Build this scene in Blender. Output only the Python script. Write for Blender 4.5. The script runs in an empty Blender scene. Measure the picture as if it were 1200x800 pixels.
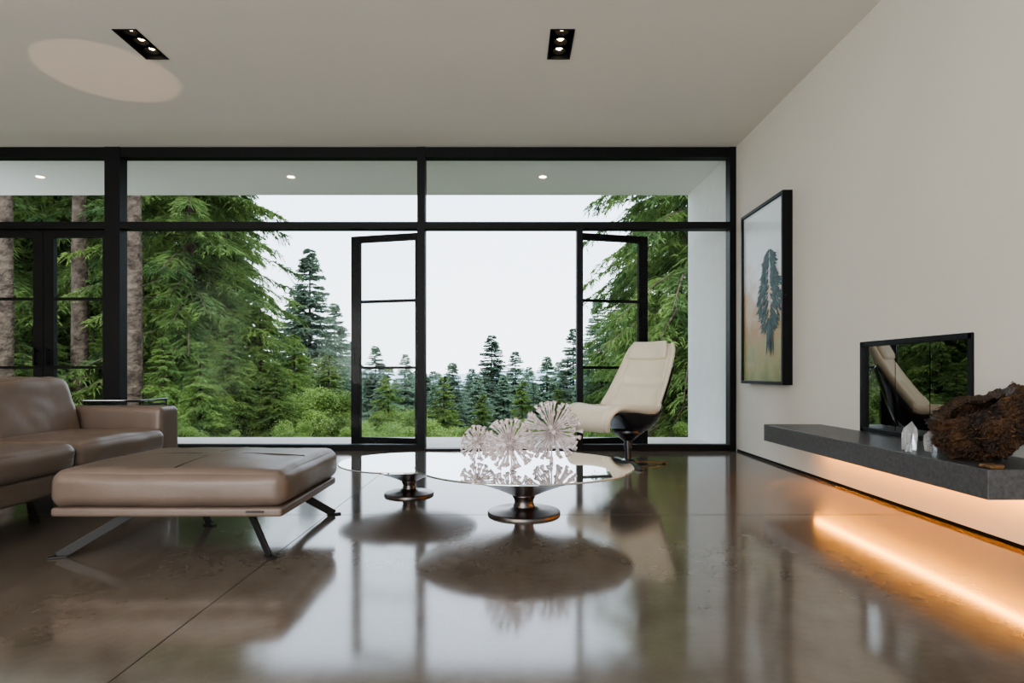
import bpy, bmesh, math, random
import numpy as np
from mathutils import Vector, Matrix, noise, Euler

random.seed(7)
CAMH=0.867; F=700.0; D=6.67; CEIL=3.39; XR=2.5
S=bpy.context.scene
try:
    S.view_settings.view_transform='AgX'; S.view_settings.look='AgX - Medium High Contrast'; S.view_settings.exposure=0.15
except Exception as ex: print(ex)
def P(px,py,d): return Vector(((px-600)*d/F, d, CAMH+(437-py)*d/F))
def WX(px): return (px-600)*D/F
def WZ(py): return CAMH+(437-py)*D/F

# ---------------------------------------------------------------- materials
def new_mat(name):
    m=bpy.data.materials.new(name); m.use_nodes=True
    nt=m.node_tree; b=nt.nodes['Principled BSDF']; return m,nt,b
def mat(name,col,rough=0.5,metal=0.0,var=0.0,scale=5.0,bump=0.0,bscale=80.0,coat=0.0,spec=None,col2=None,detail=6,sheen=0.0,emis=None,estr=0.0,rvar=0.0,ior=None,bdist=0.01):
    m,nt,b=new_mat(name)
    N=nt.nodes; L=nt.links
    b.inputs['Roughness'].default_value=rough
    b.inputs['Metallic'].default_value=metal
    b.inputs['Coat Weight'].default_value=coat
    b.inputs['Coat Roughness'].default_value=0.05
    if ior: b.inputs['IOR'].default_value=ior
    if spec is not None: b.inputs['Specular IOR Level'].default_value=spec
    if sheen: b.inputs['Sheen Weight'].default_value=sheen
    tc=N.new('ShaderNodeTexCoord')
    nz=N.new('ShaderNodeTexNoise'); nz.inputs['Scale'].default_value=scale; nz.inputs['Detail'].default_value=detail
    L.new(tc.outputs['Object'],nz.inputs['Vector'])
    cr=N.new('ShaderNodeValToRGB')
    c2=col2 if col2 else tuple(max(0,c*(1-var)) for c in col)
    c1=col if col2 else tuple(min(1,c*(1+var)) for c in col)
    cr.color_ramp.elements[0].position=0.3; cr.color_ramp.elements[1].position=0.7
    cr.color_ramp.elements[0].color=(*c2,1); cr.color_ramp.elements[1].color=(*c1,1)
    L.new(nz.outputs['Fac'],cr.inputs['Fac']); L.new(cr.outputs['Color'],b.inputs['Base Color'])
    if rvar>0:
        mr=N.new('ShaderNodeMapRange'); mr.inputs['To Min'].default_value=max(0,rough-rvar); mr.inputs['To Max'].default_value=rough+rvar
        L.new(nz.outputs['Fac'],mr.inputs['Value']); L.new(mr.outputs['Result'],b.inputs['Roughness'])
    if bump>0:
        n2=N.new('ShaderNodeTexNoise'); n2.inputs['Scale'].default_value=bscale; n2.inputs['Detail'].default_value=4
        L.new(tc.outputs['Object'],n2.inputs['Vector'])
        bp=N.new('ShaderNodeBump'); bp.inputs['Strength'].default_value=bump; bp.inputs['Distance'].default_value=bdist
        L.new(n2.outputs['Fac'],bp.inputs['Height']); L.new(bp.outputs['Normal'],b.inputs['Normal'])
    if emis:
        b.inputs['Emission Color'].default_value=(*emis,1); b.inputs['Emission Strength'].default_value=estr
    return m

M={}
M['wall']=mat('plaster_warm_white',(0.72,0.685,0.61),0.75,var=0.02,scale=1.5,bump=0.05,bscale=200)
M['ceil']=mat('ceiling_paint',(0.77,0.73,0.67),0.8,var=0.015,scale=1.0)
M['stucco']=mat('exterior_stucco',(0.84,0.84,0.84),0.85,var=0.03,scale=6,bump=0.3,bscale=120)
M['soffit']=mat('soffit_white',(0.93,0.90,0.89),0.7,var=0.01)
M['frame']=mat('black_aluminium',(0.006,0.006,0.007),0.5,spec=0.25,var=0.1,scale=20)
M['dark']=mat('matte_black',(0.008,0.008,0.008),0.7,spec=0.2)
M['leather']=mat('taupe_leather',(0.175,0.130,0.105),0.36,var=0.07,scale=6,bump=0.12,bscale=160,rvar=0.05)
M['seam']=mat('leather_seam',(0.05,0.036,0.03),0.6)
M['cream']=mat('cream_leather',(0.82,0.75,0.61),0.45,var=0.03,scale=5,bump=0.1,bscale=150)
M['shell']=mat('dark_shell',(0.012,0.014,0.02),0.2,coat=0.4)
M['chrome']=mat('dark_chrome',(0.11,0.105,0.10),0.28,metal=1.0,var=0.05)
M['leg']=mat('gunmetal_legs',(0.03,0.029,0.028),0.45,metal=0.4,var=0.05)
M['bronze']=mat('brushed_pewter',(0.36,0.34,0.33),0.28,metal=0.9,var=0.06,scale=30)
M['pedestal']=mat('dark_bronze',(0.16,0.14,0.13),0.32,metal=0.95,var=0.08,scale=20)
M['tabletop']=mat('mirror_glass_top',(0.86,0.88,0.90),0.02,metal=0.92,var=0.01)
M['stone']=mat('honed_dark_stone',(0.085,0.083,0.085),0.35,var=0.3,scale=60,bump=0.12,bscale=150,rvar=0.08)
M['led']=mat('led_strip',(1,0.6,0.25),0.5,emis=(1.0,0.37,0.04),estr=52)
M['lamp']=mat('lamp_warm',(1,0.8,0.6),0.5,emis=(1.0,0.72,0.42),estr=14)
M['deck']=mat('deck_pavers',(0.74,0.68,0.65),0.6,var=0.06,scale=4,bump=0.1)
M['bark']=mat('fir_bark',(0.155,0.118,0.092),0.95,col2=(0.040,0.031,0.025),scale=5,bump=1.0,bscale=11,bdist=0.08,spec=0.1)
M['ground']=mat('forest_floor',(0.07,0.12,0.035),0.95,col2=(0.05,0.06,0.02),scale=0.8)
M['hills']=mat('haze_tinted_hills',(0.46,0.56,0.64),1.0,col2=(0.42,0.52,0.60),scale=0.02)  # blue distance haze is mixed into the hill colour itself
M['burr']=mat('blush_crystal',(0.97,0.87,0.85),0.12,var=0.03,scale=40); M['burr'].node_tree.nodes['Principled BSDF'].inputs['Transmission Weight'].default_value=0.5
M['twig']=mat('gilded_fibres',(0.26,0.14,0.05),0.5,col2=(0.05,0.022,0.01),scale=22,bump=0.5,bscale=60)
M['burl']=mat('dark_burl_wood',(0.10,0.046,0.018),0.45,col2=(0.014,0.007,0.004),scale=12,bump=1.0,bscale=60,bdist=0.03)

def floor_mat():
    m,nt,b=new_mat('polished_concrete'); N=nt.nodes; L=nt.links
    tc=N.new('ShaderNodeTexCoord')
    n1=N.new('ShaderNodeTexNoise'); n1.inputs['Scale'].default_value=1.1; n1.inputs['Detail'].default_value=8; n1.inputs['Roughness'].default_value=0.68
    n2=N.new('ShaderNodeTexNoise'); n2.inputs['Scale'].default_value=9; n2.inputs['Detail'].default_value=7; n2.inputs['Roughness'].default_value=0.65
    L.new(tc.outputs['Object'],n1.inputs['Vector']); L.new(tc.outputs['Object'],n2.inputs['Vector'])
    cr=N.new('ShaderNodeValToRGB'); e=cr.color_ramp.elements
    e[0].position=0.3; e[0].color=(0.135,0.105,0.083,1); e[1].position=0.72; e[1].color=(0.225,0.195,0.168,1)
    L.new(n1.outputs['Fac'],cr.inputs['Fac'])
    cr2=N.new('ShaderNodeValToRGB'); e=cr2.color_ramp.elements
    e[0].position=0.3; e[0].color=(0.86,0.85,0.84,1); e[1].position=0.7; e[1].color=(1.08,1.08,1.07,1)
    L.new(n2.outputs['Fac'],cr2.inputs['Fac'])
    mx=N.new('ShaderNodeMix'); mx.data_type='RGBA'; mx.blend_type='MULTIPLY'; mx.inputs[0].default_value=1
    L.new(cr.outputs['Color'],mx.inputs[6]); L.new(cr2.outputs['Color'],mx.inputs[7]); L.new(mx.outputs[2],b.inputs['Base Color'])
    mr=N.new('ShaderNodeMapRange'); mr.inputs['From Min'].default_value=0.3; mr.inputs['From Max'].default_value=0.7
    mr.inputs['To Min'].default_value=0.095; mr.inputs['To Max'].default_value=0.125
    L.new(n1.outputs['Fac'],mr.inputs['Value']); L.new(mr.outputs['Result'],b.inputs['Roughness'])
    b.inputs['IOR'].default_value=2.35
    return m
M['floor']=floor_mat()

def glass_mat(name,refl,tint=(1,1,1),rough=0.0):
    m=bpy.data.materials.new(name); m.use_nodes=True; nt=m.node_tree; N=nt.nodes; L=nt.links
    N.remove(N['Principled BSDF']); out=N['Material Output']
    t=N.new('ShaderNodeBsdfTransparent'); t.inputs['Color'].default_value=(*tint,1)
    g=N.new('ShaderNodeBsdfGlossy'); g.inputs['Roughness'].default_value=rough
    lw=N.new('ShaderNodeFresnel'); lw.inputs['IOR'].default_value=1.4
    mu=N.new('ShaderNodeMath'); mu.operation='MULTIPLY'; mu.inputs[1].default_value=refl; mu.use_clamp=True
    L.new(lw.outputs[0],mu.inputs[0])
    mx=N.new('ShaderNodeMixShader'); L.new(mu.outputs[0],mx.inputs[0]); L.new(t.outputs[0],mx.inputs[1]); L.new(g.outputs[0],mx.inputs[2])
    L.new(mx.outputs[0],out.inputs[0]); return m
M['glass']=glass_mat('window_glass',0.1,(0.97,0.98,0.975))
M['fglass']=glass_mat('fireplace_glass',8.0,(0.35,0.38,0.38))
M['crystal']=mat('crystal_glass',(0.97,0.98,1.0),0.05); M['crystal'].node_tree.nodes['Principled BSDF'].inputs['Transmission Weight'].default_value=0.75

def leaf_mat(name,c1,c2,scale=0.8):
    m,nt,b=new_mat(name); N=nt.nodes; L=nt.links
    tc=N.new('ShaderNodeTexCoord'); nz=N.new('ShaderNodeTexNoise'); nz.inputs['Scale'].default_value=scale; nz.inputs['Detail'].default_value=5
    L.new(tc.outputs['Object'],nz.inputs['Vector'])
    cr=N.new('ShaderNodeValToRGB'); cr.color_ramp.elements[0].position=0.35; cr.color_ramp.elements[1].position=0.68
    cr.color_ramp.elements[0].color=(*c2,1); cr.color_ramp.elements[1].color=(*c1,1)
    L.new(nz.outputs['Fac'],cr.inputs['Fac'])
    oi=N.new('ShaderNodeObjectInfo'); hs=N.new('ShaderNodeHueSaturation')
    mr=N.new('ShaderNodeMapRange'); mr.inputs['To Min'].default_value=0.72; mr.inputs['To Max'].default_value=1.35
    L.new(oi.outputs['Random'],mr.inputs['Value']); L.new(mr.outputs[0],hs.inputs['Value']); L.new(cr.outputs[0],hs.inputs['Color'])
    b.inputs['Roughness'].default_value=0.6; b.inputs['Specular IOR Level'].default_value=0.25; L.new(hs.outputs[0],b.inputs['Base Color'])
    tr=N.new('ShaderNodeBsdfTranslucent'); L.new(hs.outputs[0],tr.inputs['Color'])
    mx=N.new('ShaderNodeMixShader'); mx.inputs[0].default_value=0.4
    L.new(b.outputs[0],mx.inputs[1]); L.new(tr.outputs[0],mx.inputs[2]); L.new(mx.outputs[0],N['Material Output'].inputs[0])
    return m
M['needle']=leaf_mat('fir_needles',(0.26,0.37,0.105),(0.08,0.145,0.055))
M['needle_far']=leaf_mat('fir_needles_hazed',(0.28,0.37,0.25),(0.18,0.26,0.20))  # paler green for far trees, aerial haze put into the leaf colour
M['leaf']=leaf_mat('shrub_leaves',(0.31,0.43,0.13),(0.14,0.22,0.07),1.0)

# ---------------------------------------------------------------- helpers
def link(o): S.collection.objects.link(o); return o
def mesh_obj(name,verts,faces,m=None,smooth=False):
    me=bpy.data.meshes.new(name); me.from_pydata([tuple(v) for v in verts],[],[tuple(f) for f in faces]); me.update()
    if m: me.materials.append(m)
    o=link(bpy.data.objects.new(name,me))
    if smooth:
        for p in me.polygons: p.use_smooth=True
    return o
BF=[(0,3,2,1),(4,5,6,7),(0,1,5,4),(1,2,6,5),(2,3,7,6),(3,0,4,7)]
def bv(b):
    x0,x1,y0,y1,z0,z1=b
    return [(x0,y0,z0),(x1,y0,z0),(x1,y1,z0),(x0,y1,z0),(x0,y0,z1),(x1,y0,z1),(x1,y1,z1),(x0,y1,z1)]
def boxes(name,bl,m,bevel=0.0):
    V=[];Fc=[]
    for b in bl:
        k=len(V); V+=bv(b); Fc+=[tuple(i+k for i in f) for f in BF]
    o=mesh_obj(name,V,Fc,m)
    if bevel>0:
        md=o.modifiers.new('bevel','BEVEL'); md.width=bevel; md.segments=3; md.limit_method='ANGLE'
        for p in o.data.polygons: p.use_smooth=True
        o.modifiers.new('wn','WEIGHTED_NORMAL')
    return o
def group(name,loc,parts):
    e=link(bpy.data.objects.new(name,None)); e.location=loc; e.empty_display_size=0.1
    inv=Matrix.Translation(Vector(loc)).inverted()
    for p in parts:
        p.parent=e; p.matrix_parent_inverse=inv
    return e
def lathe(name,prof,m,loc=(0,0,0),seg=64):
    V=[];Fc=[];n=len(prof)
    for i in range(seg):
        a=2*math.pi*i/seg
        for r,z in prof: V.append((loc[0]+r*math.cos(a),loc[1]+r*math.sin(a),loc[2]+z))
    for i in range(seg):
        j=(i+1)%seg
        for k in range(n-1): Fc.append((i*n+k,j*n+k,j*n+k+1,i*n+k+1))
    o=mesh_obj(name,V,Fc,m,True)
    bm=bmesh.new(); bm.from_mesh(o.data); bmesh.ops.remove_doubles(bm,verts=bm.verts,dist=1e-5); bmesh.ops.recalc_face_normals(bm,faces=bm.faces)
    for e in bm.edges:
        if len(e.link_faces)==2 and e.calc_face_angle(0)>0.6: e.smooth=False
    bm.to_mesh(o.data); bm.free(); return o
def cushion(name,c,dim,r,m,puff=0.02,wr=0.004,seed=0,rot=None,n=22,puffside=0.0):
    hx,hy,hz=[d/2 for d in dim]
    bm=bmesh.new()
    vals=[math.sin(math.pi/2*(-1+2*i/n)) for i in range(n+1)]
    cache={}
    def V(a,b,cc):
        k=(round(a,5),round(b,5),round(cc,5))
        if k not in cache:
            p=Vector((a*hx,b*hy,cc*hz)); q=Vector((max(-hx+r,min(hx-r,p.x)),max(-hy+r,min(hy-r,p.y)),max(-hz+r,min(hz-r,p.z))))
            d=p-q
            if d.length>1e-9: p=q+d.normalized()*r
            g=max(0,(1-a**2))*max(0,(1-b**2)); g=g**0.6
            if cc>0: p.z+=puff*g*max(0,cc)
            if puffside:
                p.x+=puffside*a*max(0,1-cc*cc)*max(0,1-b**4); p.y+=puffside*b*max(0,1-cc*cc)*max(0,1-a**4)
            nn=noise.noise(Vector((p.x*5+seed*7,p.y*5,p.z*5)))*wr+noise.noise(Vector((p.x*13+seed,p.y*13,p.z*13)))*wr*0.35
            p+= (d.normalized() if d.length>1e-9 else Vector((0,0,1)))*nn
            cache[k]=bm.verts.new(p)
        return cache[k]
    for ax in range(3):
        for s in (-1,1):
            for i in range(n):
                for j in range(n):
                    quad=[(vals[i],vals[j]),(vals[i+1],vals[j]),(vals[i+1],vals[j+1]),(vals[i],vals[j+1])]
                    vs=[]
                    for u,v in quad:
                        t=[0,0,0]; t[ax]=s; t[(ax+1)%3]=u; t[(ax+2)%3]=v; vs.append(V(*t))
                    if s<0: vs.reverse()
                    try: bm.faces.new(vs)
                    except ValueError: pass
    me=bpy.data.meshes.new(name)
    if rot: bmesh.ops.rotate(bm,verts=bm.verts,matrix=Euler(rot).to_matrix())
    bmesh.ops.translate(bm,verts=bm.verts,vec=Vector(c))
    bmesh.ops.recalc_face_normals(bm,faces=bm.faces)
    bm.to_mesh(me); bm.free(); me.materials.append(m)
    for p in me.polygons: p.use_smooth=True
    return link(bpy.data.objects.new(name,me))
def tube(name,paths,r,m,res=2,radii=None):
    cu=bpy.data.curves.new(name,'CURVE'); cu.dimensions='3D'; cu.bevel_depth=r; cu.bevel_resolution=res; cu.use_fill_caps=True
    for pi,pts in enumerate(paths):
        sp=cu.splines.new('POLY'); sp.points.add(len(pts)-1)
        for i,p in enumerate(pts):
            sp.points[i].co=(*p,1)
            if radii: sp.points[i].radius=radii[pi][i]
    cu.materials.append(m)
    o=link(bpy.data.objects.new(name,cu)); 
    dg=bpy.context.evaluated_depsgraph_get(); me=bpy.data.meshes.new_from_object(o.evaluated_get(dg))
    bpy.data.objects.remove(o); me.name=name
    for p in me.polygons: p.use_smooth=True
    return link(bpy.data.objects.new(name,me))
def bar(name,p0,p1,w0,w1,t,m,up=Vector((0,0,1))):
    p0=Vector(p0);p1=Vector(p1); d=(p1-p0).normalized(); s=d.cross(up).normalized(); n=s.cross(d).normalized()
    V=[]
    for p,w in((p0,w0),(p1,w1)):
        for a,b in((-1,-1),(1,-1),(1,1),(-1,1)): V.append(p+s*a*w/2+n*b*t/2)
    o=mesh_obj(name,V,BF,m)
    md=o.modifiers.new('b','BEVEL'); md.width=min(t,w0,w1)*0.3; md.segments=2
    return o

# ---------------------------------------------------------------- room shell
floor=boxes('floor',[(-7,XR+0.2,-4,D+0.14,-0.2,0.0)],M['floor'])
boxes('trim_1',[(-1.132,-1.128,-4,D,-0.004,0.0006),(-7,XR-0.02,3.655,3.659,-0.004,0.0006)],mat('slab_joint_dark',(0.03,0.025,0.022),0.5))  # dark joint lines between the concrete floor slabs
def holed(name,u0,u1,v0,v1,w0,w1,holes,axis,m):
    us=sorted({u0,u1}|{h[0] for h in holes}|{h[1] for h in holes}); vs=sorted({v0,v1}|{h[2] for h in holes}|{h[3] for h in holes})
    bl=[]
    for i in range(len(us)-1):
        for j in range(len(vs)-1):
            cu=(us[i]+us[i+1])/2; cv=(vs[j]+vs[j+1])/2
            if any(h[0]<cu<h[1] and h[2]<cv<h[3] for h in holes): continue
            if axis=='z': bl.append((us[i],us[i+1],vs[j],vs[j+1],w0,w1))
            if axis=='x': bl.append((w0,w1,us[i],us[i+1],vs[j],vs[j+1]))
            if axis=='y': bl.append((us[i],us[i+1],w0,w1,vs[j],vs[j+1]))
    return boxes(name,bl,m)
fx=[(0.29,0.455,4.39,4.79),(-2.93,-2.765,4.39,4.79)]
ceiling=holed('ceiling',-7.2,XR+0.25,-4.2,D+0.14,CEIL,CEIL+0.16,fx,'z',M['ceil'])
FY0,FY1,FZ0,FZ1=3.235,4.27,0.455,1.084
holed('wall_right',-4.2,D,0.025,CEIL,XR,XR+0.25,[(FY0,FY1,FZ0,FZ1)],'x',M['wall'])
boxes('baseboard_right',[(XR+0.012,XR+0.2,-4.0,D,0.0,0.025)],M['dark'])
holed('wall_left',-4.2,D,0.0,CEIL,-7.2,-7.0,[(-2.5,0.2,0.3,3.0)],'x',M['wall'])
holed('wall_back',-7.0,XR,0.0,CEIL,-4.2,-4.0,[(-6,1.8,0.2,3.1)],'y',M['wall'])
boxes('roof',[(-7.4,XR+0.3,-4.4,8.45,CEIL+0.17,CEIL+0.4)],M['dark'])
boxes('soffit',[(-7.4,XR,D+0.15,8.48,CEIL,CEIL+0.16)],M['soffit'])
boxes('wall_exterior_wing',[(XR,XR+0.28,D+0.0,8.48,-0.3,CEIL+0.16)],M['stucco'])
boxes('deck',[(-7.4+i*1.24,-7.4+i*1.24+1.232,D+0.15,8.2,-0.12,-0.012) for i in range(8)],M['deck'],0.004)

# ---------------------------------------------------------------- window wall
y0,y1=D,D+0.12
HT0,HT1=WZ(184),CEIL; TR0,TR1=WZ(268),WZ(260); SL=WZ(521)
def glassp(name,x0,x1,z0,z1,y=None):
    y=y or D+0.06
    return boxes(name,[(x0,x1,y-0.006,y+0.006,z0,z1)],M['glass'])
mull=[(-7.0,-6.92),(WX(-330),WX(-315)),(WX(123),WX(141)),(WX(489),WX(498)),(WX(855),XR)]
bays=[(mull[i][1],mull[i+1][0]) for i in range(4)]
wi=1
for bi,(a,b) in enumerate(bays):
    parts=[boxes('transom_frame',[(a,b,y0,y1,HT0,HT1),(a,b,y0-0.01,y1,TR0,TR1),
        (mull[bi][0],mull[bi][1],y0-0.01,y1,0,HT1)]+([(mull[4][0],mull[4][1],y0-0.01,y1,0,HT1)] if bi==3 else []),M['frame']),
        glassp('transom_pane',a,b,TR1,HT0)]
    if bi in(0,2):
        parts+=[boxes('sill',[(a,b,y0,y1,0,SL)],M['frame']),glassp('pane',a,b,SL,TR0)]
    if bi==3:
        xm0,xm1=WX(676),WX(683)
        parts+=[boxes('sill',[(xm1,b,y0,y1,0,SL),(xm0,xm1,y0-0.01,y1,0,TR0),(a,xm0,y0,y1,0,0.02)],M['frame']),glassp('pane',xm1,b,SL,TR0)]
    if bi==1:
        xd=WX(-41)
        parts+=[boxes('sill',[(a,xd,y0,y1,0,SL),(xd,xd+0.07,y0,y1,0,TR0),(xd+.07,b,y0,y1,0,0.02)],M['frame']),glassp('pane',a,xd,SL,TR0)]
    group(f'window_{wi}',((a+b)/2,D,1.7),parts); wi+=1

def door(name,hinge,ang,w,h,latch_w=0.11,hinge_w=0.045):
    z0=0.03; t=0.05
    mz=[1.70,0.93]
    fr=[(0,hinge_w,-t/2,t/2,z0,h),(w-latch_w,w,-t/2,t/2,z0,h),(hinge_w,w-latch_w,-t/2,t/2,h-0.075,h),(hinge_w,w-latch_w,-t/2,t/2,z0,z0+0.09)]
    fr+=[(hinge_w,w-latch_w,-t/2,t/2,z-0.015,z+0.015) for z in mz]
    f=boxes('door_frame',fr,M['frame'])
    g=boxes('door_pane',[(hinge_w,w-latch_w,-0.005,0.005,z0+.09,h-.075)],M['glass'])
    hd=boxes('door_handle',[(w-0.07,w-0.05,-0.085,-0.065,0.95,1.15),(w-0.065,w-0.055,-0.07,-t/2,0.97,0.985),(w-0.065,w-0.055,-0.07,-t/2,1.115,1.13),
             (w-0.07,w-0.05,0.065,0.085,0.95,1.15),(w-0.065,w-0.055,t/2,0.07,0.97,0.985),(w-0.065,w-0.055,t/2,0.07,1.115,1.13)],M['frame'])
    e=link(bpy.data.objects.new(name,None))
    for o in (f,g,hd): o.parent=e
    e.location=hinge; e.rotation_euler=(0,0,ang); return e
HD=TR0-0.01
door('door_1',(WX(489),y1+0.04,0),math.pi-math.radians(14),0.85,HD)
door('door_2',(WX(680),y1+0.04,0),math.radians(14),0.85,HD)
door('door_3',(WX(123)-0.005,D+0.06,0),math.pi,WX(123)-WX(48)-0.01,HD)
door('door_4',(WX(-41)+0.075,D+0.06,0),0,WX(48)-WX(-41)-0.08,HD)

# ---------------------------------------------------------------- ceiling downlights
for (a,b,c,d) in fx:
    rim=boxes('rim',[(a-0.008,a+0.004,c-0.008,d+0.008,CEIL-0.006,CEIL+0.1),(b-0.004,b+0.008,c-0.008,d+0.008,CEIL-0.006,CEIL+0.1),
        (a,b,c-0.008,c+0.004,CEIL-0.006,CEIL+0.1),(a,b,d-0.004,d+0.008,CEIL-0.006,CEIL+0.1),(a,b,c,d,CEIL+0.095,CEIL+0.1)],M['dark'])
    ps=[rim]
    for k in range(3):
        cy=c+(d-c)*(k+0.5)/3; cx=(a+b)/2
        ps.append(lathe('lamp_cup',[(0.0,0.06),(0.052,0.06),(0.056,0.02),(0.05,0.02),(0.030,0.05)],M['frame'],(cx,cy,CEIL),24))
        ps.append(lathe('bulb',[(0,0.035),(0.016,0.036),(0.026,0.045),(0.03,0.05)],M['lamp'],(cx,cy,CEIL),24))
        l=bpy.data.lights.new('downlight_spot','SPOT'); l.energy=14; l.color=(1,0.75,0.5); l.spot_size=math.radians(60); l.spot_blend=0.8; l.shadow_soft_size=0.03
        lo=link(bpy.data.objects.new('downlight_spot',l)); lo.location=(cx,cy,CEIL+0.01); ps.append(lo)
    group('recessed_ceiling_light',((a+b)/2,(c+d)/2,CEIL),ps)
for px in (47,341,636):
    lo=P(px,208,2.52*F/229.5)
    group('soffit_downlight',(lo.x,lo.y,CEIL),[lathe('ring',[(0.045,-0.001),(0.06,-0.004),(0.068,0.0)],M['soffit'],(lo.x,lo.y,CEIL),32),
        lathe('bulb',[(0,-0.002),(0.045,-0.002)],M['lamp'],(lo.x,lo.y,CEIL),32)])

# ---------------------------------------------------------------- hearth / fireplace
HX=2.04; HY0,HY1=2.56,4.84; HZ0,HZ1=0.322,0.453
hs=boxes('hearth_slab',[(HX,XR+0.0,HY0,HY1,HZ0,HZ1)],M['stone'],0.004)
ls=boxes('led_strip',[(2.425,2.455,HY0+0.1,HY1-0.05,HZ0-0.012,HZ0-0.002)],M['led'])
group('floating_hearth',(2.27,3.7,HZ0),[hs,ls])
fw=0.03
fb=[(XR-0.012,XR+0.03,FY0-0.004,FY0+fw,FZ0,FZ1),(XR-0.012,XR+0.03,FY1-fw,FY1+0.004,FZ0,FZ1),(XR-0.012,XR+0.03,FY0,FY1,FZ1-fw,FZ1+0.004),(XR-0.012,XR+0.03,FY0,FY1,FZ0,FZ0+fw)]
fm=boxes('metal_frame',fb,M['frame'],0.002)
inner=boxes('firebox',[(XR+0.04,XR+0.5,FY0,FY0+0.01,FZ0,FZ1),(XR+0.04,XR+0.5,FY1-0.01,FY1,FZ0,FZ1),(XR+0.49,XR+0.5,FY0,FY1,FZ0,FZ1),(XR+.04,XR+.5,FY0,FY1,FZ0,FZ0+.01),(XR+.04,XR+.5,FY0,FY1,FZ1-.01,FZ1)],mat('firebox_steel',(0.03,0.03,0.032),0.45))
w3=(FY1-FY0-2*fw)/3
gl=boxes('glass_doors',[(XR+0.012,XR+0.018,FY0+fw+i*w3+0.003,FY0+fw+(i+1)*w3-0.003,FZ0+fw,FZ1-fw) for i in range(3)],M['fglass'])
log=tube('logs',[[(XR+0.2,3.4,0.52),(XR+0.25,4.1,0.53)],[(XR+0.32,3.45,0.53),(XR+0.2,4.0,0.6)]],0.045,M['bark'])
group('fireplace',(XR,3.75,0.77),[fm,inner,gl,log])

# ---------------------------------------------------------------- wall art
AY0,AY1,AZ0,AZ1=5.32,6.29,0.76,2.50; AX=2.41
def art_mat():
    m,nt,b=new_mat('art_print'); N=nt.nodes; L=nt.links
    tc=N.new('ShaderNodeTexCoord'); sp=N.new('ShaderNodeSeparateXYZ'); L.new(tc.outputs['Generated'],sp.inputs[0])
    nz=N.new('ShaderNodeTexNoise'); nz.inputs['Scale'].default_value=6; nz.inputs['Detail'].default_value=8; L.new(tc.outputs['Object'],nz.inputs['Vector'])
    ma=N.new('ShaderNodeMath'); ma.operation='MULTIPLY_ADD'; ma.inputs[1].default_value=0.55; L.new(nz.outputs['Fac'],ma.inputs[0]); L.new(sp.outputs['Z'],ma.inputs[2])
    cr=N.new('ShaderNodeValToRGB'); e=cr.color_ramp.elements
    e[0].position=0.2; e[0].color=(0.20,0.25,0.10,1); e[1].position=1.0; e[1].color=(0.74,0.80,0.84,1)
    for p,c in((0.40,(0.36,0.34,0.16)),(0.56,(0.44,0.28,0.13)),(0.72,(0.54,0.40,0.25)),(0.84,(0.66,0.66,0.63))):
        k=e.new(p); k.color=(*c,1)
    L.new(ma.outputs[0],cr.inputs[0]); L.new(cr.outputs[0],b.inputs['Base Color']); b.inputs['Roughness'].default_value=0.5
    b.inputs['Coat Weight'].default_value=0.15; return m
fwid=0.03
af=boxes('shadow_box_frame',[(AX,XR,AY0,AY0+fwid,AZ0,AZ1),(AX,XR,AY1-fwid,AY1,AZ0,AZ1),(AX,XR,AY0+fwid,AY1-fwid,AZ0,AZ0+fwid),(AX,XR,AY0+fwid,AY1-fwid,AZ1-fwid,AZ1)],M['frame'],0.002)
ap=boxes('print',[(AX+0.02,XR-0.01,AY0+fwid,AY1-fwid,AZ0+fwid,AZ1-fwid)],art_mat())
V=[];Fc=[]; rr=random.Random(3)
cy=5.64
def leafp(cy,cz,ang,ln,w):
    k=len(V); dy,dz=math.sin(ang),math.cos(ang); ny,nz_=dz,-dy; x=AX+0.0185
    for a,b in((0,0),(0.35,0.5),(0.75,0.38),(1,0),(0.75,-0.38),(0.35,-0.5)): V.append((x-rr.random()*0.003,cy+dy*ln*a+ny*w*b,cz+dz*ln*a+nz_*w*b))
    Fc.append(tuple(range(k,k+6)))
for i in range(520):
    t=rr.random()**0.85; z=1.30+0.74*t; wd=0.29*min(1,(1-t)*1.5+0.06)*min(1,0.35+t*1.6)
    yy=rr.uniform(-wd,wd); sgn=1 if yy>0 else -1
    leafp(cy+yy*0.8,z,sgn*rr.uniform(1.7,2.7),rr.uniform(0.05,0.16),rr.uniform(0.012,0.03))
for i in range(24): leafp(cy+rr.uniform(-.05,.05),1.40,math.pi+rr.uniform(-.2,.2),rr.uniform(.2,.40),0.026)
fig=mesh_obj('conifer_figure',V,Fc,mat('ink_teal',(0.02,0.10,0.085),0.5,col2=(0.006,0.018,0.024),scale=14))
group('framed_artwork',(2.45,5.8,1.63),[af,ap,fig])

# ---------------------------------------------------------------- sofa
L_=M['leather']
parts=[]
parts.append(cushion('base_frame',(-3.05,3.03,0.255),(1.08,2.75,0.13),0.03,L_,0,0.001,1))
sy=[(1.63,2.52),(2.53,3.42),(3.43,4.29)]
for i,(a,b) in enumerate(sy):
    parts.append(cushion('seat_cushion_%d'%(i+1),(-2.86,(a+b)/2,0.385),(0.76,b-a,0.155),0.055,L_,0.022,0.010,i+2,puffside=0.006,n=30))
    parts.append(cushion('back_cushion_%d'%(i+1),(-3.20,(a+b)/2,0.60),(0.20,b-a-0.01,0.44),0.07,L_,0.02,0.016,i+6,rot=(0,math.radians(-16),0),n=30))
    parts.append(tube('cushion_piping_%d'%(i+1),[[(-2.484,a+0.05,0.405),(-2.484,b-0.05,0.405)]],0.0035,M['seam']))
parts.append(cushion('back_frame',(-3.49,3.03,0.44),(0.16,2.75,0.46),0.05,L_,0,0.002,12,rot=(0,math.radians(-6),0)))
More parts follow.
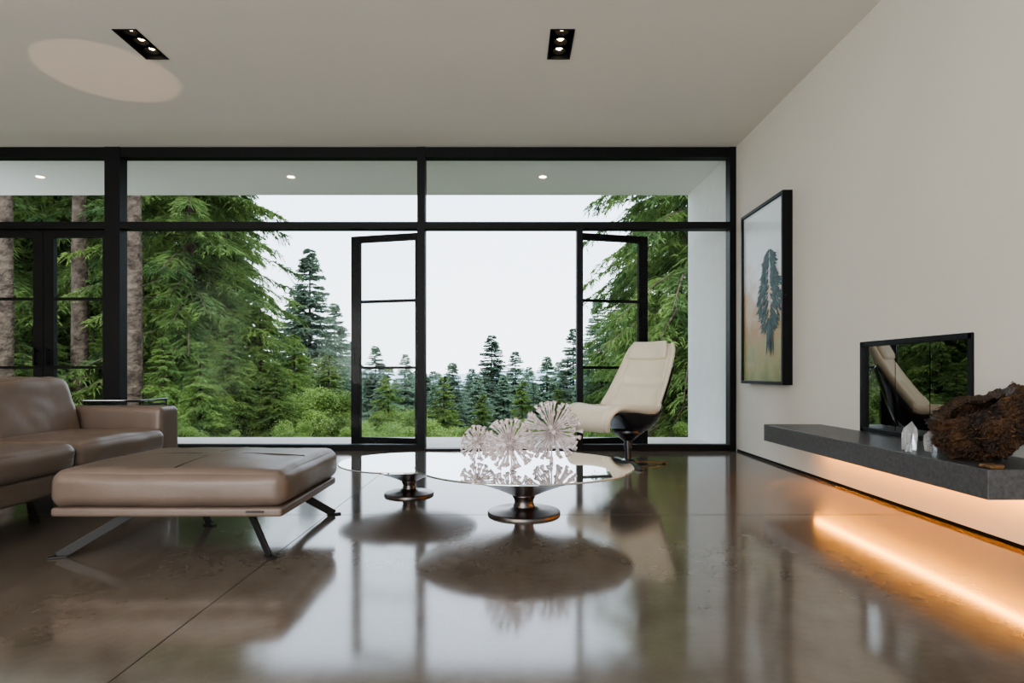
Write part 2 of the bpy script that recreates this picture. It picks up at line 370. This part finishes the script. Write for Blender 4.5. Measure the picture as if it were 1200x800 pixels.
parts.append(cushion('arm_far',(-3.03,4.425,0.41),(1.0,0.24,0.42),0.035,L_,0.006,0.003,13))
parts.append(cushion('arm_near',(-3.03,1.50,0.41),(1.0,0.24,0.42),0.035,L_,0.006,0.003,14))
for (lx,ly,dx,dy) in((-2.75,4.2,0.14,0.1),(-2.75,1.8,0.14,-0.1),(-3.35,4.2,-0.14,0.1),(-3.35,1.8,-0.14,-0.1)):
    parts.append(bar('leg',(lx,ly,0.205),(lx+dx,ly+dy,0.006),0.07,0.03,0.012,M['leg']))
group('leather_sofa',(-3.0,3.0,0.3),parts)

# ---------------------------------------------------------------- ottoman
parts=[]
OX0,OX1,OY0,OY1=-2.17,-1.065,2.78,3.66
ocx,ocy=(OX0+OX1)/2,(OY0+OY1)/2; ow,od=OX1-OX0,OY1-OY0
parts.append(cushion('frame_band',(ocx,ocy,0.215),(ow-0.02,od-0.02,0.045),0.015,L_,0,0.001,20))
parts.append(cushion('seat_pad',(ocx,ocy,0.322),(ow,od,0.175),0.058,L_,0.024,0.007,21,n=34,puffside=0.012))
def topz(x,y):
    a=(x-ocx)/(ow/2); b=(y-ocy)/(od/2); return 0.409+0.024*(max(0,(1-a*a))*max(0,(1-b*b)))**0.6+0.0005
parts.append(tube('top_seam_x',[[(OX0+0.06+(ow-0.12)*i/20,ocy+0.02,topz(OX0+0.06+(ow-0.12)*i/20,ocy)) for i in range(21)]],0.0035,M['seam']))
parts.append(tube('top_seam_y',[[(ocx+0.02,OY0+0.05+(od-0.1)*i/20,topz(ocx,OY0+0.05+(od-0.1)*i/20)) for i in range(21)]],0.0035,M['seam']))
parts.append(boxes('underframe',[(OX0+0.12,OX1-0.12,OY0+0.12,OY1-0.12,0.18,0.2)],M['dark']))
legs=[((-1.83,2.93),(-2.13,2.80)),((-1.29,2.93),(-1.135,2.80)),((-1.32,3.50),(-1.09,3.66)),((-1.85,3.46),(-1.72,3.40))]
for (a,b) in legs:
    A=Vector((a[0],a[1],0.20)); B=Vector((b[0],b[1],0.006))
    parts.append(bar('leg',A,B,0.014,0.012,0.045,M['leg'],up=Vector((0,0,1))))
    dd=(Vector((b[0],b[1],0))-Vector((a[0],a[1],0))).normalized()*0.04
    parts.append(bar('leg_pad',Vector((b[0],b[1],0.005))-dd,Vector((b[0],b[1],0.005))+dd,0.03,0.03,0.01,M['leg']))
parts.append(boxes('label_tag',[(-1.24,-1.16,OY0-0.001,OY0+0.014,0.216,0.224)],M['seam']))
group('leather_ottoman',(ocx,ocy,0.2),parts)

# ---------------------------------------------------------------- coffee tables
def table(loc,R,H,baseR,cz,nm='coffee_table'):
    x,y=loc; s=R/0.67
    top=lathe('glass_top',[(0,H),(R-0.004,H),(R,H-0.004),(R,H-0.008),(R-0.004,H-0.011),(0,H-0.011)],M['tabletop'],(x,y,0),96)
    pr=[(R-0.02,H-0.0115)]
    for k in range(1,13):
        t=k/12; r=(R-0.02)+(0.078*s-(R-0.02))*t; pr.append((r,H-0.0115-(H-0.0115-cz)*(0.62*t+0.38*t**2.6)))
    pr.append((0,cz))
    und=lathe('conical_underside',pr,M['bronze'],(x,y,0),96)
    st=lathe('pedestal',[(0,cz+0.02),(0.07*s,cz+0.012),(0.074*s,cz-0.004),(0.060*s,cz-0.03),(0.058*s,0.07),(0.066*s,0.045),(0.10*s,0.028),(baseR-0.02,0.020),(baseR-0.004,0.016),(baseR,0.010),(baseR,0.0),(0,0)],M['pedestal'],(x,y,0),64)
    group(nm,(x,y,0),[top,und,st])
table((0.074,3.70),0.67,0.302,0.225,0.115)
table((-0.735,4.27),0.49,0.236,0.175,0.10)

def burr(c,R,n,seed):
    bm=bmesh.new(); rr=random.Random(seed)
    bmesh.ops.create_icosphere(bm,subdivisions=2,radius=R*0.2)
    for i in range(n):
        ph=math.acos(1-2*(i+0.5)/n); th=math.pi*(1+5**0.5)*i
        d=Vector((math.cos(th)*math.sin(ph),math.sin(th)*math.sin(ph),math.cos(ph)))
        d=(d+Vector((rr.uniform(-.08,.08),rr.uniform(-.08,.08),rr.uniform(-.08,.08)))).normalized()
        Ln=R*rr.uniform(0.86,1.0)
        q=d.to_track_quat('Z','Y').to_matrix().to_4x4()
        prof=[(0.0035,R*0.1),(0.0035,Ln*0.6),(0.0045,Ln*0.82),(0.011,Ln*0.92),(0.0145,Ln*0.97),(0.012,Ln*0.99),(0.004,Ln*0.955)]
        seg=8; ring=[]
        for r,z in prof:
            ring.append([bm.verts.new(q@Vector((r*math.cos(2*math.pi*k_/seg),r*math.sin(2*math.pi*k_/seg),z))) for k_ in range(seg)])
        for a in range(len(ring)-1):
            for k_ in range(seg): bm.faces.new((ring[a][k_],ring[a][(k_+1)%seg],ring[a+1][(k_+1)%seg],ring[a+1][k_]))
        bm.faces.new(ring[-1])
    zmin=min(v.co.z for v in bm.verts)
    bmesh.ops.translate(bm,verts=bm.verts,vec=Vector((c[0],c[1],c[2]-zmin)))
    me=bpy.data.meshes.new('starburst_sculpture'); bm.to_mesh(me); bm.free(); me.materials.append(M['burr'])
    for p in me.polygons: p.use_smooth=True
    link(bpy.data.objects.new('starburst_sculpture',me))
burr(((560-600)*3.80/F,3.80,0.302),0.125,60,1)
burr(((598-600)*3.45/F,3.45,0.302),0.165,90,2)
burr(((647-600)*3.80/F,3.80,0.302),0.205,110,3)

# ---------------------------------------------------------------- lounge chair
def chair():
    C=Vector((1.10,5.67,0)); a=math.radians(42)
    Fw=Vector((-math.cos(a),-math.sin(a),0)); Wd=Vector((math.sin(a),-math.cos(a),0)); Z=Vector((0,0,1))
    ctrl=[(0.49,0.375,0.20,0.0),(0.535,0.45,0.25,0.005),(0.46,0.50,0.295,0.03),(0.29,0.455,0.325,0.08),(0.12,0.385,0.34,0.14),(-0.03,0.35,0.345,0.18),(-0.16,0.385,0.345,0.20),
          (-0.25,0.52,0.335,0.19),(-0.325,0.72,0.32,0.13),(-0.395,0.92,0.30,0.075),(-0.445,1.06,0.28,0.05),(-0.475,1.135,0.24,0.035)]
    def cat(t):
        n=len(ctrl)-1; f=t*n; i=min(int(f),n-1); u=f-i
        p=[ctrl[max(0,min(n,i+k))] for k in(-1,0,1,2)]
        return [0.5*((2*p[1][j])+(-p[0][j]+p[2][j])*u+(2*p[0][j]-5*p[1][j]+4*p[2][j]-p[3][j])*u*u+(-p[0][j]+3*p[1][j]-3*p[2][j]+p[3][j])*u**3) for j in range(4)]
    def surf(t,v,off):
        u,z,w,c=cat(t); e=0.012
        a1=cat(min(1,t+e)); a0=cat(max(0,t-e)); du,dz=a1[0]-a0[0],a1[1]-a0[1]; l=math.hypot(du,dz)
        nu,nz=dz/l,-du/l
        o=off+c*abs(v)**2.2
        return C+Fw*(u+nu*o)+Z*(z+nz*o)+Wd*(w*v)
    def sheet(name,t0,t1,vs,ofun_top,ofun_bot,m,nt_=110,nv=44):
        V=[];Fc=[]
        def par(i,n):
            x=-1+2*i/n; return 0.5*x+0.5*math.sin(math.pi/2*x)
        for side in(0,1):
            for i in range(nt_+1):
                pt=par(i,nt_)
                for j in range(nv+1):
                    pv=par(j,nv); k=max(0,1-abs(pt)**14)*max(0,1-abs(pv)**8); k=k**0.5
                    t=t0+(t1-t0)*(pt+1)/2
                    ot,ob=ofun_top(t,pv),ofun_bot(t,pv); off=ot if side==0 else ob; mid=(ot+ob)/2
                    V.append(surf(t,pv*vs,mid+(off-mid)*k))
        n1=(nt_+1)*(nv+1)
        for side in(0,1):
            for i in range(nt_):
                for j in range(nv):
                    q=[side*n1+i*(nv+1)+j,side*n1+(i+1)*(nv+1)+j,side*n1+(i+1)*(nv+1)+j+1,side*n1+i*(nv+1)+j+1]
                    Fc.append(q if side==0 else q[::-1])
        o=mesh_obj(name,V,Fc,m,True)
        bm=bmesh.new(); bm.from_mesh(o.data); bmesh.ops.remove_doubles(bm,verts=bm.verts,dist=1e-5); bmesh.ops.recalc_face_normals(bm,faces=bm.faces); bm.to_mesh(o.data); bm.free()
        for p in o.data.polygons: p.use_smooth=True
        return o
    def quilt(t,v):
        s=0
        for c in (0.28,0.48,0.62,0.74): s+=math.exp(-((t-c)/0.009)**2)*(abs(v)<0.8)
        s+=0.9*(math.exp(-((abs(v)-0.80)/0.03)**2))
        return 0.075-0.036*min(1,s)+0.004*noise.noise(Vector((t*9,v*3,0)))
    ps=[sheet('leather_pad',0,1,1.0,quilt,lambda t,v:0.0,M['cream'])]
    ps.append(sheet('outer_shell',0.18,0.82,0.97,lambda t,v:0.004,lambda t,v:-0.03-0.035*(1-v*v)*math.exp(-((t-0.47)/0.2)**2),M['shell'],60,28))
    ps.append(sheet('head_cushion',0.845,0.99,0.78,lambda t,v:0.135,lambda t,v:0.062,M['cream'],24,24))
    b=C
    ps.append(lathe('seat_bracket',[(0,0.32),(0.15,0.33),(0.15,0.31),(0.09,0.26),(0.05,0.23),(0.0,0.23)],M['shell'],tuple(b),32))
    ps.append(lathe('swivel_column',[(0,0.25),(0.04,0.25),(0.04,0.15),(0.03,0.145),(0.03,0.055),(0.06,0.045),(0.06,0.018),(0,0.018)],M['shell'],tuple(b),32))
    for k in range(4):
        an=math.radians(8)+k*math.pi/2; d=Vector((math.cos(an),math.sin(an),0))
        ps.append(bar('base_leg',b+d*0.03+Z*0.032,b+d*0.38+Z*0.014,0.06,0.038,0.018,M['chrome']))
        ps.append(lathe('glide',[(0,0.012),(0.014,0.012),(0.016,0),(0,0)],M['dark'],tuple(b+d*0.36),16))
    group('lounge_chair',tuple(C),ps)
chair()

# ---------------------------------------------------------------- side table behind sofa
sx,syy,sz=-3.32,5.15,0.645
group('side_table',(sx,syy,0),[boxes('glass_top',[(sx-0.24,sx+0.24,syy-0.2,syy+0.2,sz-0.012,sz)],M['fglass'],0.002),
  tube('metal_frame',[[(sx-0.23,syy-.19,0.0),(sx-0.23,syy-.19,sz-0.015),(sx+0.23,syy-.19,sz-0.015),(sx+0.23,syy-.19,0.0)],[(sx-0.23,syy+.19,0.0),(sx-0.23,syy+.19,sz-0.015),(sx+0.23,syy+.19,sz-0.015),(sx+0.23,syy+.19,0.0)],
   [(sx-0.23,syy-.19,sz-0.045),(sx-0.23,syy+.19,sz-0.045)],[(sx+0.23,syy-.19,sz-0.045),(sx+0.23,syy+.19,sz-0.045)]],0.008,M['frame'])])

# ---------------------------------------------------------------- burl bowl + crystals on hearth
def nest():
    c=Vector((2.262,2.86,HZ1)); R=0.222
    rr=random.Random(11); q=Euler((math.radians(-6),math.radians(-28),0)).to_matrix()
    V=[];Fc=[];ns,nr=220,100
    def pt(u,v,r,rough=1.0):
        d=Vector((math.cos(u)*math.cos(v),math.sin(u)*math.cos(v),math.sin(v)))
        n=noise.noise(d*2.4+Vector((5,2,1)))*0.18
        n+=rough*(noise.noise(d*7)*0.12+abs(noise.noise(d*15))*0.12+noise.noise(d*36)*0.05)
        p=d*r*(1+n); p.z*=0.74; return q@p
    for side,rad in enumerate((R*0.96,R*0.70)):
        for j in range(nr+1):
            v=-math.pi/2+(math.pi/2+0.66)*j/nr
            for i in range(ns): V.append(pt(2*math.pi*i/ns,v,rad))
    for side in (0,1):
        for j in range(nr):
            for i in range(ns):
                k=side*(nr+1)*ns; f=[k+j*ns+i,k+j*ns+(i+1)%ns,k+(j+1)*ns+(i+1)%ns,k+(j+1)*ns+i]; Fc.append(f if side==0 else f[::-1])
    t0=nr*ns; t1=(nr+1)*ns+nr*ns
    for i in range(ns): Fc.append([t0+i,t0+(i+1)%ns,t1+(i+1)%ns,t1+i])
    zmin=min(v.z for v in V)+0.012; off=c+Vector((0,0,-zmin))
    V=[v+off for v in V]
    for v in V: v.z=max(v.z,HZ1+0.002); v.x=min(v.x,XR-0.006)
    body=mesh_obj('bowl_body',V,Fc,M['burl'],True)
    paths=[];rad=[]
    for i in range(450):
        u=rr.uniform(0,2*math.pi); v=rr.uniform(-0.9,0.62); du=rr.uniform(-0.2,0.2); dv=rr.uniform(-0.15,0.15); pts=[]
        for k in range(5):
            t=k/4; vv=max(-1.3,min(0.68,v+dv*t)); p=pt(u+du*t,vv,R*(0.965+0.02*math.sin(t*6+i)))+off
            p.z=max(p.z,HZ1+0.004); p.x=min(p.x,XR-0.01); pts.append(p)
        paths.append(pts); rad.append([rr.uniform(0.5,1.4)]*5)
    tw=tube('surface_fibres',paths,0.0016,M['twig'],0,rad)
    group('burl_wood_bowl',tuple(c),[body,tw])
nest()
def crystal(name,c,r,h,seed,lean=(0.1,0)):
    rr=random.Random(seed); V=[];n=6
    for z,s in((0,0.9),(h*0.55,1.0),(h*0.75,0.85)):
        for i in range(n):
            a=2*math.pi*i/n+seed; V.append((c[0]+r*s*math.cos(a)*rr.uniform(.85,1.1)+lean[0]*z,c[1]+r*s*math.sin(a)+lean[1]*z,c[2]+z))
    V.append((c[0]+r*0.2+lean[0]*h,c[1],c[2]+h)); Fc=[tuple(range(n))[::-1]]
    for k in(0,1):
        for i in range(n): Fc.append((k*n+i,k*n+(i+1)%n,(k+1)*n+(i+1)%n,(k+1)*n+i))
    for i in range(n): Fc.append((2*n+i,2*n+(i+1)%n,3*n))
    return mesh_obj(name,V,Fc,M['crystal'])
crystal('quartz_crystal',(2.14,3.22,HZ1),0.042,0.155,1,(0.05,0))
crystal('quartz_crystal',(2.225,3.17,HZ1),0.034,0.11,2,(-0.15,0))
crystal('quartz_crystal',(2.09,3.15,HZ1),0.02,0.055,3)
o=cushion('driftwood_piece',(2.085,2.60,HZ1+0.010),(0.06,0.07,0.018),0.008,M['twig'],0.0,0.006,3,n=12)

# ---------------------------------------------------------------- terrain
def hgt(x,y):
    dd=max(0,y-8.6)
    z=-0.35-0.22*dd if dd<30 else -0.35-6.6-0.05*(dd-30)
    z+=0.02*dd*math.sin(x*0.15) *0.5
    z+= max(0,(-x-4))*0.07*min(1,dd/10)+max(0,x-5)*0.05*min(1,dd/10)
    return z+noise.noise(Vector((x*0.15,y*0.15,0)))*0.25*min(1,dd/4)
V=[];Fc=[]; nx,ny=70,70
xs=[-90+180*i/nx for i in range(nx+1)]; ys=[8.0+ (j/ny)**1.7*200 for j in range(ny+1)]
for y in ys:
    for x in xs: V.append((x*(1+y/120),y,hgt(x*(1+y/120),y) if y<150 else hgt(x,150)))
for j in range(ny):
    for i in range(nx): k=j*(nx+1)+i; Fc.append((k,k+1,k+nx+2,k+nx+1))
mesh_obj('ground',V,Fc,M['ground'],True)
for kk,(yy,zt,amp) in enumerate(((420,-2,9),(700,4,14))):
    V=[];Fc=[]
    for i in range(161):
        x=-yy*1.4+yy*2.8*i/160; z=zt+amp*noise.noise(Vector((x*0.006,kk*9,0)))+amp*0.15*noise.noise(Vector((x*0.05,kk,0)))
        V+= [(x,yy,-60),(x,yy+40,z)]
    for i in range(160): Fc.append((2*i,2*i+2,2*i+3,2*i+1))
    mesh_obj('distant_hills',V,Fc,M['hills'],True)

# ---------------------------------------------------------------- trees
def finish(name,V,Fall,ntf,mats):
    me=bpy.data.meshes.new(name); me.vertices.add(len(V)); me.vertices.foreach_set('co',V.astype(np.float32).ravel())
    nf=len(Fall); me.loops.add(nf*4); me.polygons.add(nf)
    me.loops.foreach_set('vertex_index',Fall.astype(np.int32).ravel()); me.polygons.foreach_set('loop_start',np.arange(nf,dtype=np.int32)*4)
    mi=np.ones(nf,dtype=np.int32); mi[:ntf]=0
    for m in mats: me.materials.append(m)
    me.polygons.foreach_set('material_index',mi); me.update(calc_edges=True); me.validate(); return me
def conifer_mesh(name,seed,H,R,nb,ntw,cs,mneedle,twl=0.45,twd=0.06,trunk_r=0.2,droop=1.0,pw=0.75,nsub=0):
    rg=np.random.default_rng(seed)
    V=[];Fc=[]
    seg=14; lv=24
    for i in range(lv+1):
        t=i/lv; r=trunk_r*(1-t)**0.8+0.01
        if i==0: r*=1.25
        for k in range(seg):
            rk=r*(1+0.07*noise.noise(Vector((k*1.7,i*0.8,seed))))
            V.append((rk*math.cos(2*math.pi*k/seg),rk*math.sin(2*math.pi*k/seg),H*t*0.99-0.6*(i==0)))
    for i in range(lv):
        for k in range(seg): Fc.append((i*seg+k,i*seg+(k+1)%seg,(i+1)*seg+(k+1)%seg,(i+1)*seg+k))
    t=cs+(1-cs)*rg.random(nb)**1.0; t.sort()
    az=rg.random(nb)*2*np.pi
    Lb=R*np.clip((1-t)/(1-cs),0.0,1)**pw*(0.65+0.45*rg.random(nb))*np.clip((t-cs)/0.06*0.5+0.6,0,1)+0.15
    z0=H*t
    dx,dy=np.cos(az),np.sin(az)
    up=0.25*(t-0.4)
    s=np.linspace(0,1,5)
    for i in range(nb):
        k=len(V); w=0.012+0.008*Lb[i]
        for a in s:
            x,y,z=(dx[i]*Lb[i]*a, dy[i]*Lb[i]*a, z0[i]+Lb[i]*(up[i]*a-0.38*droop*a**2+0.10*a**4)); ww=w*(1-a*0.8)
            V.append((x-dy[i]*ww,y+dx[i]*ww,z)); V.append((x+dy[i]*ww,y-dx[i]*ww,z+ww))
        for q in range(4): Fc.append((k+2*q,k+2*q+1,k+2*q+3,k+2*q+2))
    ntf2=len(Fc)
    idx=np.repeat(np.arange(nb),ntw); n=len(idx)
    a=0.10+0.90*rg.random(n)**0.75
    x=dx[idx]*Lb[idx]*a; y=dy[idx]*Lb[idx]*a; z=z0[idx]+Lb[idx]*(up[idx]*a-0.38*droop*a**2+0.10*a**4)
    sd=rg.choice([-1,1],n)*(0.5+0.7*rg.random(n))
    tl=twl*(0.5+0.8*rg.random(n))*(1.15-0.6*a)*np.clip(Lb[idx]/R*1.6,0.35,1.2)
    vx=dx[idx]*0.65-dy[idx]*sd; vy=dy[idx]*0.65+dx[idx]*sd; vz=-0.10-0.5*rg.random(n)*droop
    l=np.sqrt(vx**2+vy**2+vz**2); dv=np.stack([vx/l,vy/l,vz/l],1)
    P0=np.stack([x,y,z],1)
    if nsub:
        f=rg.random((n,nsub)); f[:,0]=0
        Pn=(P0[:,None,:]+dv[:,None,:]*(tl[:,None]*f)[:,:,None]); Pn[:,:,2]-=0.25*droop*tl[:,None]*f**2
        dn=dv[:,None,:]+rg.normal(size=(n,nsub,3))*np.array([0.55,0.55,0.28]); dn[:,0,:]=dv
        dn/=np.linalg.norm(dn,axis=2)[:,:,None]
        tn=tl[:,None]*np.where(np.arange(nsub)[None,:]==0,1.0,0.42)*(0.7+0.6*rg.random((n,nsub)))
        P0=Pn.reshape(-1,3); dv=dn.reshape(-1,3); tl=tn.reshape(-1); n=len(tl)
    rnd=rg.normal(size=(n,3))*np.array([1,1,0.6]); Cv=np.cross(dv,rnd); Cv/=(np.linalg.norm(Cv,axis=1)[:,None]+1e-6); Cv*=(twd*(0.6+0.8*rg.random(n)))[:,None]
    dV=dv*tl[:,None]
    mid=P0+dV*0.45; sag=np.zeros_like(dV); sag[:,2]=-0.22*tl*droop
    A=np.stack([P0,mid+Cv,P0+dV+sag,mid-Cv],1).reshape(-1,3)
    k0=len(V); V=np.concatenate([np.array(V,dtype=float),A])
    Fall=np.concatenate([np.array(Fc),(np.arange(n)[:,None]*4+np.arange(4)[None,:]+k0)])
    return finish(name,V,Fall,ntf2,(M['bark'],mneedle))
def leafy_mesh(name,seed,Rr,Hh,n,ls):
    rg=np.random.default_rng(seed); nbl=22
    bc=rg.normal(size=(nbl,3))*np.array([Rr*0.5,Rr*0.5,Hh*0.22]); bc[:,2]+=Hh*0.58
    br=Rr*(0.18+0.22*rg.random(nbl))
    i=rg.integers(0,nbl,n); d=rg.normal(size=(n,3)); d/=np.linalg.norm(d,axis=1)[:,None]
    p=bc[i]+d*(br[i]*(0.5+0.75*rg.random(n)))[:,None]
    a=rg.normal(size=(n,3)); a/=np.linalg.norm(a,axis=1)[:,None]; b=np.cross(a,rg.normal(size=(n,3))); b/=np.linalg.norm(b,axis=1)[:,None]
    s=ls*(0.6+0.8*rg.random(n))[:,None]
    A=np.stack([p-a*s,p+b*s*0.5,p+a*s,p-b*s*0.5],1).reshape(-1,3)
    V=[];Fc=[]
    for q in range(nbl):
        k=len(V); tip=bc[q]
        for (px,py,pz,r) in((0,0,-0.5,0.09),(tip[0]*0.4,tip[1]*0.4,tip[2]*0.5,0.05),(tip[0],tip[1],tip[2],0.015)):
            for m_ in range(4): V.append((px+r*math.cos(m_*1.57),py+r*math.sin(m_*1.57),pz))
        for l_ in range(2):
            for m_ in range(4): Fc.append((k+l_*4+m_,k+l_*4+(m_+1)%4,k+(l_+1)*4+(m_+1)%4,k+(l_+1)*4+m_))
    k0=len(V); nt0=len(Fc)
    V=np.concatenate([np.array(V),A]); Fall=np.concatenate([np.array(Fc),np.arange(n)[:,None]*4+np.arange(4)[None,:]+k0])
    return finish(name,V,Fall,nt0,(M['bark'],M['leaf']))

near=[conifer_mesh('fir_near_%d'%i,i+1,18,3.6,400,48,0.05,M['needle'],0.50,0.016,0.22,1.0+0.18*i,nsub=9) for i in range(3)]
bare=conifer_mesh('fir_tall',9,24,3.2,200,40,0.46,M['needle'],0.5,0.03,0.20,1.1,nsub=4)
young=[conifer_mesh('fir_young_%d'%i,i+51,7,1.9,260,40,0.03,M['needle'],0.36,0.014,0.09,0.9,0.8,nsub=7) for i in range(2)]
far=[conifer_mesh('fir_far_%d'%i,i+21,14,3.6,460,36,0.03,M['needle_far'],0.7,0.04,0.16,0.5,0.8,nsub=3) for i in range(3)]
bush=[leafy_mesh('bush_%d'%i,i+31,1.6,3.6,28000,0.042) for i in range(2)]
rr=random.Random(5)
def place(name,me,px,d,H0,top=None,h=None,wscale=1.0,parent=None):
    x=(px-600)*d/F; g=hgt(x,d)
    if top is not None: h=CAMH+(437-top)*d/F-g
    s=h/H0
    o=link(bpy.data.objects.new(name,me)); o.location=(x,d,g); o.scale=(s*wscale,s*wscale,s); o.rotation_euler=(0,0,rr.uniform(0,6.28))
    if parent: o.parent=parent
    return o
T='conifer_tree'
for px,d,h in((156,13.5,24),(93,15.5,24),(3,12.5,24),(-70,17,23),(-200,14,24)): place(T,bare,px,d,24,h=h)
for i,(px,d,h,w) in enumerate(((222,17.5,20,0.88),(195,24,24,1.0),(265,23,15,0.85),(240,30,22,0.9),(120,21,22,1.0),(60,24,24,1.0),(10,20,22,1.0),(-80,22,22,1.0),(150,33,26,1),(40,34,26,1),(-180,24,24,1),
    (812,14.5,17,0.95),(795,22,20,0.9),(880,20,20,1),(745,33,16,0.8),(1000,22,22,1))):
    place(T,near[i%3],px,d,18,h=h,wscale=w)
for i,(px,d,top,w) in enumerate(((305,17,352,1.15),(270,14.5,372,1.1),(345,20,392,1.15),(235,13,400,1.1),(385,21,415,1.1),(322,14.5,425,1.2),(190,14,395,1.1),(110,16,380,1.1),(60,15,390,1.1),(15,15,385,1.1),(455,24,430,1.1),(520,26,440,1.1),(612,26,446,1.1),(705,24,412,1.1),(735,19,400,1.1),(770,15,395,1.1),(565,22,462,1.2),(655,21,455,1.2))):
    place(T,young[i%2],px,d,7,top=top,wscale=w)
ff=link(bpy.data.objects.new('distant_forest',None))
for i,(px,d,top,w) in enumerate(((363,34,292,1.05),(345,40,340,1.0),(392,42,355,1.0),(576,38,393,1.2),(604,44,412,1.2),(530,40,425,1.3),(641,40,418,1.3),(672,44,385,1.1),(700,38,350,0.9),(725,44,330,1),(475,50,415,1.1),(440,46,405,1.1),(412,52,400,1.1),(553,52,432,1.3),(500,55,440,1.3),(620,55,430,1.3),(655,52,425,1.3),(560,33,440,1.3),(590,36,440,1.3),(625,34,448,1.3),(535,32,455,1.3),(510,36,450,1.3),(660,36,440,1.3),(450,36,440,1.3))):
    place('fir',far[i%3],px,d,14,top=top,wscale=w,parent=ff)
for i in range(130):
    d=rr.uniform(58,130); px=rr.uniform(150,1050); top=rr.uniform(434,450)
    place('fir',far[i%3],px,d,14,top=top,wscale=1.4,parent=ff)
sh=link(bpy.data.objects.new('leafy_shrubs',None))
for i,(px,d,top,w) in enumerate(((205,13.5,470,1.1),(255,14.5,455,1.2),(290,15.5,450,1.2),(350,16.5,440,1.2),(385,19,448,1.2),(300,22,400,1.1),(335,24,405,1.1),(230,12,492,1.2),(345,12.5,488,1.2),(170,16,460,1),(270,19,400,1.0),
    (430,20,475,1.3),(465,22,470,1.3),(505,24,482,1.3),(550,22,494,1.3),(590,24,488,1.3),(630,23,484,1.3),(665,22,478,1.3),(705,20,465,1.3),(745,18,455,1.2),(400,14,494,1.2),(480,14,504,1.3),(560,14,508,1.3),(640,14,506,1.3),(720,13,490,1.2),(780,14,470,1.2),(100,14,465,1.2),(40,15,460,1.2),(-20,14,455,1.2))):
    place('shrub',bush[i%2],px,d,4.1,top=top,wscale=w,parent=sh)

# ---------------------------------------------------------------- lights
w=bpy.data.worlds.new('overcast_sky'); S.world=w; w.use_nodes=True; nt=w.node_tree; N=nt.nodes; L=nt.links
bg=N['Background']; tc=N.new('ShaderNodeTexCoord'); sp=N.new('ShaderNodeSeparateXYZ'); L.new(tc.outputs['Generated'],sp.inputs[0])
nz=N.new('ShaderNodeTexNoise'); nz.inputs['Scale'].default_value=2.2; nz.inputs['Detail'].default_value=5; L.new(tc.outputs['Generated'],nz.inputs['Vector'])
ad=N.new('ShaderNodeMath'); ad.operation='MULTIPLY_ADD'; ad.inputs[1].default_value=0.25; L.new(nz.outputs['Fac'],ad.inputs[0]); L.new(sp.outputs['Z'],ad.inputs[2])
cr=N.new('ShaderNodeValToRGB'); e=cr.color_ramp.elements; e[0].position=0.05; e[0].color=(0.86,0.93,1.0,1); e[1].position=0.55; e[1].color=(0.74,0.85,1.0,1)
L.new(ad.outputs[0],cr.inputs[0]); L.new(cr.outputs[0],bg.inputs['Color']); bg.inputs['Strength'].default_value=3.1
def area(name,loc,rot,sx_,sy_,e,col):
    l=bpy.data.lights.new(name,'AREA'); l.shape='RECTANGLE'; l.size=sx_; l.size_y=sy_; l.energy=e; l.color=col
    o=link(bpy.data.objects.new(name,l)); o.location=loc; o.rotation_euler=rot; return o
area('rear_fill_area',(-3.2,-3.85,1.6),(math.radians(108),0,math.radians(16)),5.6,2.6,250,(1,0.95,0.88))  # added fill lamp behind the camera to brighten the interior
area('side_fill_area',(-6.9,-1.1,1.7),(math.radians(90),0,math.radians(-90)),2.6,2.6,40,(1,0.94,0.86))  # second added fill lamp, out of view on the left
l=bpy.data.lights.new('ceiling_patch_spot','SPOT'); l.energy=44; l.color=(1,0.66,0.42); l.spot_size=math.radians(23); l.spot_blend=0.12; l.shadow_soft_size=0.02  # added spot for the reflected patch on the ceiling, no lamp stands there
o=link(bpy.data.objects.new('ceiling_patch_spot',l)); o.location=(-3.4,5.04,0.7); o.rotation_euler=(math.pi,0,0)
sun=bpy.data.lights.new('hazy_sun','SUN'); sun.energy=2.4; sun.angle=math.radians(25); sun.color=(1,0.97,0.9)
o=link(bpy.data.objects.new('hazy_sun',sun)); o.rotation_euler=(math.radians(38),math.radians(22),0)

# ---------------------------------------------------------------- camera
cam=bpy.data.cameras.new('camera'); cam.sensor_width=36; cam.lens=21.0; cam.shift_y=37/1200; cam.clip_end=2000; cam.clip_start=0.05
co=link(bpy.data.objects.new('camera',cam)); co.location=(0,0,CAMH); co.rotation_euler=(math.pi/2,0,0)
S.camera=co
